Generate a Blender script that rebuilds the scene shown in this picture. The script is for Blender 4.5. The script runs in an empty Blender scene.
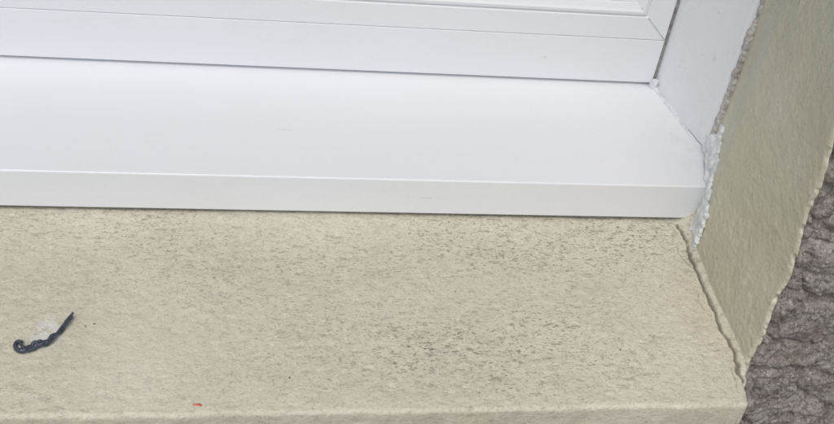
import bpy, bmesh, math, random
from mathutils import Vector, Matrix, noise
random.seed(7)
scene=bpy.context.scene
scene.view_settings.view_transform='Standard'; scene.view_settings.look='None'; scene.view_settings.exposure=0

# ------------------------------------------------------------ materials
def newmat(name):
    m=bpy.data.materials.new(name); m.use_nodes=True
    nt=m.node_tree; b=nt.nodes['Principled BSDF']; return m,nt,b
def N(nt,t,**k):
    n=nt.nodes.new(t)
    for a,v in k.items(): setattr(n,a,v)
    return n
def tex(nt,scale,detail=4,rough=.6,stretch=(1,1,1),off=(0,0,0),kind='ShaderNodeTexNoise'):
    g=N(nt,'ShaderNodeNewGeometry'); mp=N(nt,'ShaderNodeMapping')
    mp.inputs['Scale'].default_value=stretch; mp.inputs['Location'].default_value=off
    nt.links.new(g.outputs['Position'],mp.inputs['Vector'])
    n=N(nt,kind); nt.links.new(mp.outputs[0],n.inputs['Vector'])
    n.inputs['Scale'].default_value=scale
    if kind=='ShaderNodeTexNoise':
        n.inputs['Detail'].default_value=detail; n.inputs['Roughness'].default_value=rough
    return n.outputs[0]
def ramp(nt,src,a,b,va=0.,vb=1.):
    r=N(nt,'ShaderNodeMapRange'); r.interpolation_type='SMOOTHSTEP'
    r.inputs[1].default_value=a; r.inputs[2].default_value=b; r.inputs[3].default_value=va; r.inputs[4].default_value=vb
    nt.links.new(src,r.inputs[0]); return r.outputs[0]
def mul(nt,a,b,op='MULTIPLY'):
    m=N(nt,'ShaderNodeMath'); m.operation=op
    for i,v in enumerate((a,b)):
        if isinstance(v,(int,float)): m.inputs[i].default_value=v
        else: nt.links.new(v,m.inputs[i])
    return m.outputs[0]
def mix(nt,fac,a,b):
    m=N(nt,'ShaderNodeMix'); m.data_type='RGBA'
    if isinstance(fac,(int,float)): m.inputs[0].default_value=fac
    else: nt.links.new(fac,m.inputs[0])
    for i,v in ((6,a),(7,b)):
        if isinstance(v,tuple): m.inputs[i].default_value=(*v,1)
        else: nt.links.new(v,m.inputs[i])
    return m.outputs[2]
def near(nt,c,rad):
    """1 at world point c falling to 0 over the radii rad (local stains and painted sill shade)"""
    g=N(nt,'ShaderNodeNewGeometry'); s=N(nt,'ShaderNodeVectorMath'); s.operation='SUBTRACT'; s.inputs[1].default_value=c
    nt.links.new(g.outputs['Position'],s.inputs[0])
    d=N(nt,'ShaderNodeVectorMath'); d.operation='DIVIDE'; d.inputs[1].default_value=rad; nt.links.new(s.outputs[0],d.inputs[0])
    l=N(nt,'ShaderNodeVectorMath'); l.operation='LENGTH'; nt.links.new(d.outputs[0],l.inputs[0])
    return ramp(nt,l.outputs['Value'],0,1,1,0)
def bump(nt,b,h,dist,strength=1):
    n=N(nt,'ShaderNodeBump'); n.inputs['Distance'].default_value=dist; n.inputs['Strength'].default_value=strength
    nt.links.new(h,n.inputs['Height']); nt.links.new(n.outputs[0],b.inputs['Normal'])

def m_upvc(name,col=(.80,.815,.84),dirt=.3):
    m,nt,b=newmat(name)
    s=tex(nt,11,3,.5); sm=ramp(nt,s,.30,.85)
    f=tex(nt,650,3,.7); fm=ramp(nt,f,.63,.72)
    c=mix(nt,mul(nt,sm,dirt*.4),col,(.70,.70,.69))
    c=mix(nt,mul(nt,mul(nt,fm,sm),dirt*1.6),c,(.42,.41,.39))
    c=mix(nt,mul(nt,ramp(nt,tex(nt,170,5,.8),.5,.75),dirt*.25),c,(.55,.54,.52))
    for p,r in (((-.10,.1207,.030),(.006,.01,.0012)),((-.052,.1207,.036),(.004,.01,.0009)),((.002,.075,.10),(.004,.010,.0014)),((.004,.062,.07),(.004,.004,.006)),((-.30,.05,.0035),(.010,.0012,.01)),((-.2,0,-.016),(.012,.01,.0011))):
        c=mix(nt,mul(nt,mul(nt,near(nt,p,r),ramp(nt,tex(nt,500,3,.7),.42,.6)),.5),c,(.42,.41,.40))
    # grubby film in the corner by the jamb
    c=mix(nt,mul(nt,mul(nt,near(nt,(.008,.045,.004),(.05,.06,.03)),ramp(nt,tex(nt,120,5,.8),.42,.68)),.30),c,(.52,.53,.53))
    nt.links.new(c,b.inputs['Base Color'])
    nt.links.new(ramp(nt,s,.3,.7,.30,.42),b.inputs['Roughness'])
    return m
M_UP=m_upvc('upvc_white'); M_UPJ=m_upvc('upvc_jamb_white',dirt=.8)

def m_cream():
    m,nt,b=newmat('cream_masonry_paint')
    base=mix(nt,ramp(nt,tex(nt,9,4,.6),.35,.7),(.59,.555,.43),(.64,.61,.495))
    base=mix(nt,ramp(nt,tex(nt,260,4,.7,stretch=(.7,1,1)),.50,.68,0,.5),base,(.73,.705,.61))
    base=mix(nt,ramp(nt,tex(nt,420,4,.7,stretch=(.8,1,1),off=(7,3,1)),.54,.66,0,.4),base,(.42,.385,.30))
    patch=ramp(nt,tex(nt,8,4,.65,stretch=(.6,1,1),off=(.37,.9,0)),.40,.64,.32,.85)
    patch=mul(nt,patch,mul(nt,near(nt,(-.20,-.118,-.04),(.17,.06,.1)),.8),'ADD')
    patch=mul(nt,patch,mul(nt,near(nt,(-.10,-.015,-.035),(.26,.065,.1)),.7),'ADD')  # grime below the sill, with the sill's soft shadow painted into the colour
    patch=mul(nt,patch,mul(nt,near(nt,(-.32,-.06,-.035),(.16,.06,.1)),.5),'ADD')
    patch=mul(nt,patch,mul(nt,near(nt,(-.45,-.01,-.035),(.2,.04,.1)),.6),'ADD')  # same grime and painted under-sill shadow, carried along the back to the left
    sp=ramp(nt,tex(nt,360,5,.75,stretch=(.42,1,1)),.54,.61)
    sp2=ramp(nt,tex(nt,760,4,.7,stretch=(.55,1,1),off=(3,1,2)),.56,.63)
    sp3=ramp(nt,tex(nt,90,5,.8,stretch=(.45,1,1),off=(1,1,2)),.52,.66)
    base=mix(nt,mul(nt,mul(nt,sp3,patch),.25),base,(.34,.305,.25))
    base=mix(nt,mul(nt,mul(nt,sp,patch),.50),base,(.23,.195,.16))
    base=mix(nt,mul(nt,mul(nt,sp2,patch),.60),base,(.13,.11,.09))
    base=mix(nt,mul(nt,mul(nt,near(nt,(-.005,-.03,-.035),(.022,.06,.05)),sp3),.8),base,(.30,.26,.21))
    ch=mul(nt,near(nt,(-.4405,-.1045,-.04),(.015,.018,.05)),ramp(nt,tex(nt,150,4,.7),.38,.54))
    base=mix(nt,mul(nt,ch,.85),base,(.76,.76,.74))
    at=N(nt,'ShaderNodeAttribute'); at.attribute_name='crack'
    base=mix(nt,mul(nt,at.outputs['Fac'],.85),base,(.13,.105,.08))
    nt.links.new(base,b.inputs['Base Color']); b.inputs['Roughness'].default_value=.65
    h=mul(nt,tex(nt,420,4,.65,stretch=(.9,1,1)),mul(nt,tex(nt,130,3,.5,stretch=(.9,1,1)),.5),'ADD')
    bump(nt,b,h,.0011,.7)
    return m
M_CR=m_cream()
def m_reveal():
    m,nt,b=newmat('cream_reveal_paint')
    base=mix(nt,ramp(nt,tex(nt,18,4,.6),.35,.7),(.57,.545,.41),(.63,.605,.475))
    base=mix(nt,ramp(nt,tex(nt,330,3,.6),.62,.70,0,.55),base,(.34,.31,.24))
    base=mix(nt,ramp(nt,tex(nt,60,4,.7),.56,.70,0,.5),base,(.71,.69,.58))
    nt.links.new(base,b.inputs['Base Color']); b.inputs['Roughness'].default_value=.5
    h=mul(nt,tex(nt,240,4,.55),mul(nt,tex(nt,90,3,.5),1.1),'ADD')
    bump(nt,b,h,.0015,.85)
    return m
M_RV=m_reveal()
def m_stone():
    m,nt,b=newmat('rough_stone')
    base=mix(nt,ramp(nt,tex(nt,55,5,.75),.40,.60),(.36,.315,.275),(.56,.515,.46))
    base=mix(nt,ramp(nt,tex(nt,420,4,.75),.50,.60,0,.75),base,(.18,.155,.135))
    base=mix(nt,ramp(nt,tex(nt,560,4,.75,off=(5,2,1)),.54,.62,0,.85),base,(.74,.70,.65))
    base=mix(nt,ramp(nt,tex(nt,22,4,.6,off=(1,5,1)),.56,.70,0,.4),base,(.42,.31,.25))
    nt.links.new(base,b.inputs['Base Color']); b.inputs['Roughness'].default_value=.95
    bump(nt,b,tex(nt,520,5,.8),.0028,1)
    return m
M_ST=m_stone()
def m_simple(name,c1,c2,scale,rough,bd=.001):
    m,nt,b=newmat(name)
    nt.links.new(mix(nt,ramp(nt,tex(nt,scale,4,.7),.35,.65),c1,c2),b.inputs['Base Color'])
    b.inputs['Roughness'].default_value=rough
    bump(nt,b,tex(nt,scale*1.5,3,.6),bd,.7); return m
M_SEAL=m_simple('silicone_sealant',(.58,.62,.635),(.82,.835,.84),150,.4)
M_MORT=m_simple('grey_mortar',(.36,.34,.33),(.62,.60,.58),260,.9,.002)
M_GASK=m_simple('grey_gasket',(.16,.155,.15),(.34,.33,.31),200,.7)
M_WELD=m_simple('weld_line',(.42,.42,.42),(.6,.6,.6),90,.6,.0003)
M_WIRE=m_simple('black_plastic',(.02,.024,.035),(.07,.08,.11),300,.28)
M_RED=m_simple('red_fleck',(.6,.12,.08),(.7,.25,.18),300,.6)
M_DEB=m_simple('dark_grit',(.08,.07,.06),(.2,.17,.14),300,.9)
M_GRD=m_simple('paving',(.18,.17,.16),(.28,.27,.25),6,.9)
m,nt,b=newmat('window_glass'); b.inputs['Base Color'].default_value=(.05,.06,.065,1); b.inputs['Roughness'].default_value=.05; M_GL=m

# ------------------------------------------------------------ helpers
def link(name,me,mat,parent=None,smooth=True):
    o=bpy.data.objects.new(name,me); scene.collection.objects.link(o)
    me.materials.append(mat)
    if smooth:
        for p in me.polygons: p.use_smooth=True
    if parent: o.parent=parent
    return o
def empty(name):
    e=bpy.data.objects.new(name,None); e.empty_display_size=.05; scene.collection.objects.link(e); return e
def grid(name,nu,nv,fn,mat,parent=None,flip=False):
    V=[fn(i,j) for i in range(nu) for j in range(nv)]
    F=[]
    for i in range(nu-1):
        for j in range(nv-1):
            q=(i*nv+j,(i+1)*nv+j,(i+1)*nv+j+1,i*nv+j+1)
            F.append(q[::-1] if flip else q)
    me=bpy.data.meshes.new(name); me.from_pydata(V,[],F); me.update()
    return link(name,me,mat,parent)
def prism(name,prof,x0,x1,mat,parent=None,bev=0.0,axis='x',segs=2):
    bm=bmesh.new()
    def P(p,t): return (t,p[0],p[1]) if axis=='x' else (p[0],p[1],t)
    a=[bm.verts.new(P(p,x0)) for p in prof]; c=[bm.verts.new(P(p,x1)) for p in prof]
    n=len(prof)
    bm.faces.new(a); bm.faces.new(c[::-1])
    for i in range(n): bm.faces.new((a[i],c[i],c[(i+1)%n],a[(i+1)%n]))
    bmesh.ops.recalc_face_normals(bm,faces=bm.faces)
    me=bpy.data.meshes.new(name); bm.to_mesh(me); bm.free()
    o=link(name,me,mat,parent,smooth=False)
    if bev:
        m=o.modifiers.new('b','BEVEL'); m.width=bev; m.segments=segs; m.limit_method='ANGLE'; m.angle_limit=math.radians(25)
        for p in me.polygons: p.use_smooth=True
        w=o.modifiers.new('w','WEIGHTED_NORMAL'); w.keep_sharp=True
    return o
def fb(x,y,z,s,o=4):
    return noise.fractal(Vector((x*s,y*s,z*s)),.9,2.1,o)
def blobs(name,items,mat,parent=None,vox=.0007,disp=.0006,sm=6):
    bm=bmesh.new()
    for (p,r) in items:
        mt=Matrix.Translation(p)@Matrix.Diagonal((r[0],r[1],r[2],1)) if isinstance(r,tuple) else Matrix.Translation(p)@Matrix.Scale(r,4)
        bmesh.ops.create_icosphere(bm,subdivisions=2,radius=1,matrix=mt)
    me=bpy.data.meshes.new(name); bm.to_mesh(me); bm.free()
    o=link(name,me,mat,parent)
    r=o.modifiers.new('r','REMESH'); r.mode='VOXEL'; r.voxel_size=vox; r.use_smooth_shade=True
    s=o.modifiers.new('s','SMOOTH'); s.iterations=sm; s.factor=.6
    t=bpy.data.textures.new(name,'CLOUDS'); t.noise_scale=.004; t.noise_depth=3
    d=o.modifiers.new('d','DISPLACE'); d.texture=t; d.strength=disp*2; d.texture_coords='GLOBAL'
    return o
def lerp(a,b,t): return a+(b-a)*t
def path(pts,n):
    out=[]
    for i in range(n):
        t=i/(n-1)*(len(pts)-1); k=min(int(t),len(pts)-2); u=t-k
        out.append(Vector([lerp(pts[k][c],pts[k+1][c],u) for c in range(3)]))
    return out
def sstep(a,b,x):
    t=max(0,min(1,(x-a)/(b-a))); return t*t*(3-2*t)

# ------------------------------------------------------------ uPVC sill
prof=[(.15,.0105),(.0,.0),(.0012,-.0305),(.0035,-.0305),(.0045,-.026),(.0045,-.004),(.15,.0065)]
sill=prism('pvc_window_sill',prof,-1.35,.016,M_UP,bev=.0016,segs=5)
# ------------------------------------------------------------ window
win=empty('pvc_window')
YF=.1207
prism('frame_rail',[(YF,.0112),(YF,.0494),(YF+.06,.0494),(YF+.06,.009),(YF+.004,.009),(YF+.004,.0112)],-1.30,-.0078,M_UP,win,bev=.0006,segs=3)
sp=[(.0,YF+.05),(.0,YF+.0006),(.0006,YF),(.0185,YF),(.0195,YF+.0014),(.0204,YF+.0014),(.0212,YF-.0002),(.0235,YF-.0006),(.0250,YF+.001),(.029,YF+.003),(.0296,YF+.0038),(.0304,YF+.0034),(.042,YF+.013),(.044,YF+.016),(.044,YF+.05)]
x0,x1,z0,z1=-1.30,-.0078,.0496,1.10
cor=[((x0,z0),(1,1)),((x1,z0),(-1,1)),((x1,z1),(-1,-1)),((x0,z1),(1,-1))]
V=[];F=[]
for (cx_,cz_),(sx,sz) in cor:
    for d,y in sp: V.append((cx_+sx*d,y,cz_+sz*d))
n=len(sp)
VV=[]
for k in range(4):
    k2=(k+1)%4; base=len(VV)
    VV+=V[k*n:(k+1)*n]+V[k2*n:(k2+1)*n]
    for i in range(n-1): F.append((base+i,base+n+i,base+n+i+1,base+i+1))
me=bpy.data.meshes.new('sash_frame'); me.from_pydata(VV,[],F); me.update()
link('sash_frame',me,M_UP,win,smooth=False)
def rib(a,b,w,mat,name,h=.0003):
    a=Vector(a);b=Vector(b);d=(b-a).normalized(); s=d.cross(Vector((0,1,0))).normalized()*w/2
    o=Vector((0,-h,0)); V=[a-s,a+s,b+s,b-s]; V=V+[v+o for v in V]
    me=bpy.data.meshes.new(name); me.from_pydata([tuple(v) for v in V],[],[(4,5,6,7),(0,1,5,4),(1,2,6,5),(2,3,7,6),(3,0,4,7)]); me.update()
    link(name,me,mat,win,smooth=False)
rib((x1,YF,z0),(x1-.0185,YF,z0+.0185),.0008,M_WELD,'mitre_weld')
rib((x1-.0250,YF+.001,z0+.0250),(x1-.042,YF+.013,z0+.042),.0008,M_WELD,'mitre_weld_bead')
prism('window_glass',[(YF+.02,.09),(YF+.024,.09),(YF+.024,1.06),(YF+.02,1.06)],-1.26,-.048,M_GL,win)
prism('side_gasket',[(-.0076,YF+.0012),(-.0056,YF+.0005),(-.0050,YF+.03),(-.0076,YF+.03)],.0095,1.10,M_GASK,win,axis='z')
prism('frame_jamb',[(-.0052,YF+.05),(-.0052,YF+.001),(-.0046,YF-.001),(.0085,.041),(.0125,.038),(.05,.038),(.05,YF+.05)],.0060,1.15,M_UPJ,win,axis='z',bev=.0012,segs=3)
prism('frame_jamb.001',[(-1.31,YF+.05),(-1.31,YF),(-1.325,.04),(-1.36,.04),(-1.36,YF+.05)],.0060,1.15,M_UPJ,win,axis='z')
prism('frame_head',[(.04,1.12),(.04,1.16),(YF+.05,1.16),(YF+.05,1.1005),(YF,1.1005)],-1.309,-.006,M_UP,win)

# ------------------------------------------------------------ masonry ledge
def mprofile():
    P=[]
    y=.06
    while y>-.160: P.append((y,-.034+.06*y)); y-=.0012
    cy_=-.1615; r=.0030; cz=-.034+.06*cy_-r
    for k in range(0,8):
        a=math.radians(90+ k*90/7); P.append((cy_+r*math.cos(a)*1.1,cz+r*math.sin(a)))
    z=cz
    while z>-.125: z-=.0018; P.append((cy_-r*1.1,z))
    P.append((-.10,-.126)); return P
MP=mprofile()
xs=[-1.40+.006*i for i in range(int(.78/.006))]
while xs[-1]<-.034: xs.append(xs[-1]+.0014)
while xs[-1]<-.002: xs.append(xs[-1]+.00045)
def crack_x(y): return -.0145+.0026*fb(0,y,5,22,2)+.0016*fb(0,y,8,120,3)
CR=[]
def mf(i,j):
    x=xs[i]; y,z=MP[j]; cv=0.
    h=.0004*fb(x*.6,y*1.3,z,28,3)+.0004*fb(x*.8,y,z,190,3)+.0010*noise.noise(Vector((x*5,y*9,0)))
    d=-.012-x
    if d<.006 and y>-.14: h+=.0016*((.006-d)/.006)**2
    if -.158<y<-.002 and x>-.03:
        g=noise.noise(Vector((2,y*70,0)))+.25
        w=.0006+.0006*max(0,g)
        c=abs(x-crack_x(y))/w
        if c<1.8:
            q=max(0,1-(c/1.8)**2); h-=.0020*q; cv=q*(1 if g>-.15 else .3)
        # hairline side branches
        c2=abs(x-(-.021+.004*fb(0,y,11,40,3)))/.0005
        if c2<1.4 and noise.noise(Vector((7,y*45,1)))>.12: cv=max(cv,.6*(1-c2/1.4))
    CR.append(cv)
    if y<-.1605:
        h2=.0009*fb(x,z,1,40,4)
        x,y,z=(x,y-h2-.0012*noise.noise(Vector((x*14,z*10,3))),z+h*.7)
    else: z+=h
    if y<-.13:
        lim=-.008-.013*min(1,(-.13-y)/.035)+.0018*fb(3,y,z,90,3)
        if x>lim:
            k=(x-lim); x=lim+k*.15+.0015*noise.noise(Vector((y*200,z*200,0))); z-=min(k*8.0,.09)
    return (x,y,z)
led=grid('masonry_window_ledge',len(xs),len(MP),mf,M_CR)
at=led.data.attributes.new('crack','FLOAT','POINT'); at.data.foreach_set('value',CR)

# ------------------------------------------------------------ reveal
def lean(z): return -.105*min(max(0,z-.03),.4)
def plan():
    P=[]
    key=[(.0135,.046),(.0125,.036),(.0085,.020),(.002,.002),(-.005,-.012),(-.0088,-.026),(-.010,-.06),(-.0100,-.10),(-.0100,-.131)]
    for k in range(len(key)-1):
        a,b=key[k],key[k+1]; L=math.dist(a,b); m=max(2,int(L/.0014))
        for i in range(m): t=i/m; P.append((lerp(a[0],b[0],t),lerp(a[1],b[1],t),0))
    for k in range(11):
        a=math.radians(k*8.5); P.append((-.0100+.0022*(1-math.cos(a)),-.131-.0030*math.sin(a),k/10))
    for k in range(1,9): P.append((-.0078+.0004*k,-.1338+.0022*k,1))
    return P
PL=plan()
zs=[-.055+.0010*i for i in range(int(.29/.0010))]
while zs[-1]<1.25: zs.append(zs[-1]+.02)
def rag(z): return .0026*fb(1,0,z,32,3)+.0005*fb(4,0,z,150,3)
def rf(i,j):
    x,y,w=PL[i]; z=zs[j]
    h=.0008*fb(x,y,z,22,3)+.0003*fb(x,y,z,170,3)+.0011*noise.noise(Vector((y*9,z*9,5)))
    if w>0:
        chip=max(0,noise.noise(Vector((3,y*90,z*90)))-.22)*.012+max(0,noise.noise(Vector((9,y*300,z*300)))-.2)*.0045
        y+=(rag(z)+chip)*w; x+=(chip*.4+.0006*fb(5,y,z,60,2))*w
    return (x-h+lean(z)*max(0,min(1,-y/.13)),y,z)
grid('window_reveal_wall',len(PL),len(zs),rf,M_RV,flip=True)

# ------------------------------------------------------------ rough wall
wall=empty('rough_stone_wall')
def stone_y(x,z):
    wx=x+.008*fb(x,0,z,40,3); wz=z+.008*fb(x,3,z,40,3)
    v=noise.voronoi(Vector((wx*26,2.2,wz*34)))[0]
    d=min(.22,v[1]-v[0])/.22
    y=-.1310+.0050*fb(x,.3,z,14,3)+.0046*(1-d)**2+.0030*fb(x,.9,z,70,5)
    y+=.0018*fb(x,2,z,300,4)
    return y
sx=[.0010*i for i in range(int(.15/.0010))]
while sx[-1]<1.2: sx.append(sx[-1]+.012)
sz=[-1.0+.02*i for i in range(42)]
while sz[-1]<.26: sz.append(sz[-1]+.0010)
while sz[-1]<1.6: sz.append(sz[-1]+.02)
def sf(i,j):
    z=sz[j]; x=sx[i]-.0082-.023*(1-sstep(-.050,-.040,z)); y=stone_y(x,z)
    x+=lean(z)*max(0,1-sx[i]/.2)
    if i<7: y+=.010*((7-i)/7)**1.5
    return (x,y,z)
grid('stone_face',len(sx),len(sz),sf,M_ST,wall)
def sf2(i,j):
    x=-2.2+.012*i; z=-1.0+.0125*j
    return (x,-.118+.006*fb(x,.3,z,16,4),z)
grid('stone_below_ledge',183,74,sf2,M_ST,wall)
prism('lintel',[(-.13,1.17),(-.13,1.6),(.2,1.6),(.2,1.17)],-2.2,-.02,M_CR,wall)
prism('wall_left',[(-2.2,-.13),(-1.365,-.13),(-1.365,.2),(-2.2,.2)],-.12,1.165,M_CR,wall,axis='z')
prism('wall_core',[(.051,.2),(1.2,.2),(1.2,-.10),(.051,-.10)],-1,1.6,M_ST,wall,axis='z')

# ------------------------------------------------------------ mortar strip between jamb and reveal
its=[]
z=.012
while z<.32:
    wv=.0014*noise.noise(Vector((z*60,0,0))); sc=1+.5*noise.noise(Vector((z*45,7,0)))
    its.append((Vector((.0118+wv+random.uniform(-.0006,.0006),.0368+random.uniform(-.0012,.0008),z)),random.uniform(.0022,.0034)*sc)); z+=.0013
blobs('mortar_joint',its,M_MORT,disp=.0009)
# ------------------------------------------------------------ sealant
seal=empty('silicone_sealant')
its=[]
for i,p in enumerate(path([(-.006,.119,.0086),(.001,.085,.0058),(.007,.055,.0036),(.011,.042,.003)],160)):
    its.append((p,.0019+.0004*noise.noise(Vector((i*.12,0,0)))))
for p in path([(-.0075,.1195,.008),(-.0070,.117,.014)],10): its.append((p,random.uniform(.0028,.0038)))
blobs('jamb_bead',its,M_SEAL,seal,vox=.0005,disp=.0004,sm=6)
its=[]
for p in path([(.012,.040,.006),(.0105,.03,.009),(.0065,.018,.008),(.0025,.006,.005)],120):
    its.append((p+Vector((random.uniform(-.001,.001),random.uniform(-.001,.001),random.uniform(-.003,.012))),random.uniform(.0028,.0044)))
for p in path([(.0025,.003,.003),(.0030,-.0020,-.008),(.0015,-.004,-.018),(-.0025,-.008,-.028),(-.0065,-.014,-.036)],140):
    its.append((p+Vector((random.uniform(-.0008,.0008),random.uniform(-.0008,.0008),0)),random.uniform(.0026,.0040)))
for k in range(760):
    t=random.random()**1.15; lo=lerp(-.010,-.034,t)+.009*noise.noise(Vector((t*9,1,0))); hi=lerp(.036,-.002,t)+.014*noise.noise(Vector((t*11,4,0)))
    z=random.uniform(lo,hi)
    y=lerp(.028,-.029,t)
    x=lerp(.002,.0098,(y-.002)/.022) if y>.002 else (lerp(.002,-.005,(.002-y)/.014) if y>-.012 else lerp(-.005,-.0088,(-.012-y)/.014))
    its.append((Vector((x-.0007,y,z)),(.0018,random.uniform(.0016,.0030),random.uniform(.0016,.0032))))
blobs('corner_smear',its,M_SEAL,seal,vox=.0006,disp=.0013,sm=6)

# ------------------------------------------------------------ twisted plastic scrap
def lz(x,y): return -.034+.06*y+.0010*noise.noise(Vector((x*5,y*9,0)))+.0006
def tube(name,pts,radii,mat,parent):
    cu=bpy.data.curves.new(name,'CURVE'); cu.dimensions='3D'; cu.bevel_depth=.0012; cu.bevel_resolution=4; cu.resolution_u=10
    s=cu.splines.new('BEZIER'); s.bezier_points.add(len(pts)-1)
    for i,p in enumerate(pts):
        bp=s.bezier_points[i]; bp.co=p; bp.radius=radii[i]; bp.handle_left_type=bp.handle_right_type='AUTO'
    o=bpy.data.objects.new(name,cu); scene.collection.objects.link(o); o.data.materials.append(mat); o.parent=parent; return o
wire=empty('twisted_black_plastic_scrap')
A=[(-.4532,-.1128,.0012),(-.4560,-.1130,.0014),(-.4568,-.1170,.0012),(-.4525,-.1195,.0014),(-.4485,-.1175,.0022),(-.4455,-.1165,.0013),(-.4420,-.1150,.0022),(-.4385,-.1135,.0026),(-.4350,-.1080,.0022),(-.4315,-.1015,.0030),(-.4280,-.0945,.0022)]
tube('strand',[(x,y,lz(x,y)+z) for x,y,z in A],[.7,1.1,.9,1.5,1.2,1.0,1.5,1.2,.9,1.0,.8],M_WIRE,wire)
B=[(-.4500,-.1190,.0030),(-.4465,-.1180,.0012),(-.4440,-.1140,.0030),(-.4400,-.1145,.0012),(-.4375,-.1105,.0034),(-.4335,-.1060,.0012),(-.4310,-.0990,.0020),(-.4275,-.0925,.0036)]
tube('strand_twist',[(x,y,lz(x,y)+z) for x,y,z in B],[.8,1.1,.8,1.2,.9,.8,1.1,.6],M_WIRE,wire)
C_=[(-.4545,-.1150,.0030),(-.4520,-.1185,.0034),(-.4490,-.1195,.0012),(-.4460,-.1150,.0034),(-.4430,-.1165,.0016)]
tube('strand_loop',[(x,y,lz(x,y)+z) for x,y,z in C_],[.5,.9,.8,.9,.5],M_WIRE,wire)
bm=bmesh.new()
for (x,y,r) in [(-.415,-.098,.0006),(-.42,-.1,.0004),(-.3,-.14,.0005),(-.19,-.07,.0004),(-.09,-.12,.0005)]:
    mt=Matrix.Translation((x,y,lz(x,y)))@Matrix.Rotation(random.uniform(0,6),4,'Z')@Matrix.Diagonal((r*random.uniform(1,2.5),r,r*.7,1))
    bmesh.ops.create_icosphere(bm,subdivisions=1,radius=1,matrix=mt)
me=bpy.data.meshes.new('g'); bm.to_mesh(me); bm.free(); link('grit_specks',me,M_DEB)
bm=bmesh.new()
for k in range(5):
    x=-.352+random.gauss(0,.0012); y=-.1575+random.gauss(0,.0006)
    bmesh.ops.create_icosphere(bm,subdivisions=1,radius=1,matrix=Matrix.Translation((x,y,lz(x,y)-.0003))@Matrix.Diagonal((.0012,.0006,.0005,1)))
me=bpy.data.meshes.new('r'); bm.to_mesh(me); bm.free(); link('red_paint_fleck',me,M_RED)

# ground
me=bpy.data.meshes.new('ground'); me.from_pydata([(-60,-60,-1.0),(60,-60,-1.0),(60,60,-1.0),(-60,60,-1.0)],[],[(0,1,2,3)]); link('ground',me,M_GRD)

# ------------------------------------------------------------ light
el,az=math.radians(60),math.radians(205)   # azimuth clockwise from +Y
w=bpy.data.worlds.new('World'); scene.world=w; w.use_nodes=True; nt=w.node_tree
sky=N(nt,'ShaderNodeTexSky'); sky.sky_type='NISHITA'; sky.sun_disc=False; sky.sun_elevation=el; sky.sun_rotation=az; sky.dust_density=3; sky.air_density=1
hs=N(nt,'ShaderNodeHueSaturation'); hs.inputs['Saturation'].default_value=.45
nt.links.new(sky.outputs[0],hs.inputs['Color']); nt.links.new(hs.outputs[0],nt.nodes['Background'].inputs[0])
nt.nodes['Background'].inputs[1].default_value=.144
L=bpy.data.lights.new('sun','SUN'); L.energy=.95; L.angle=math.radians(32); L.color=(1,.985,.97)
lo=bpy.data.objects.new('sun',L); scene.collection.objects.link(lo)
dv=Vector((math.sin(az)*math.cos(el),math.cos(az)*math.cos(el),math.sin(el)))
lo.rotation_euler=dv.to_track_quat('Z','Y').to_euler()

# ------------------------------------------------------------ camera
R=[[0.9847200443289138,-0.12280262544899755,0.12347448918580385],[0.01830885626473533,-0.632097344494936,-0.7746726617512247],[0.17317973345382892,0.7650963744949282,-0.6201905494729643]]
cam=bpy.data.cameras.new('camera'); co=bpy.data.objects.new('camera',cam); scene.collection.objects.link(co)
m=Matrix(((R[0][0],-R[1][0],-R[2][0],-.33331578),(R[0][1],-R[1][1],-R[2][1],-.55274785),(R[0][2],-R[1][2],-R[2][2],.42001866),(0,0,0,1)))
co.matrix_world=m; cam.sensor_width=36; cam.lens=1034.4577/834*36; cam.clip_start=.01; cam.clip_end=500
scene.camera=co
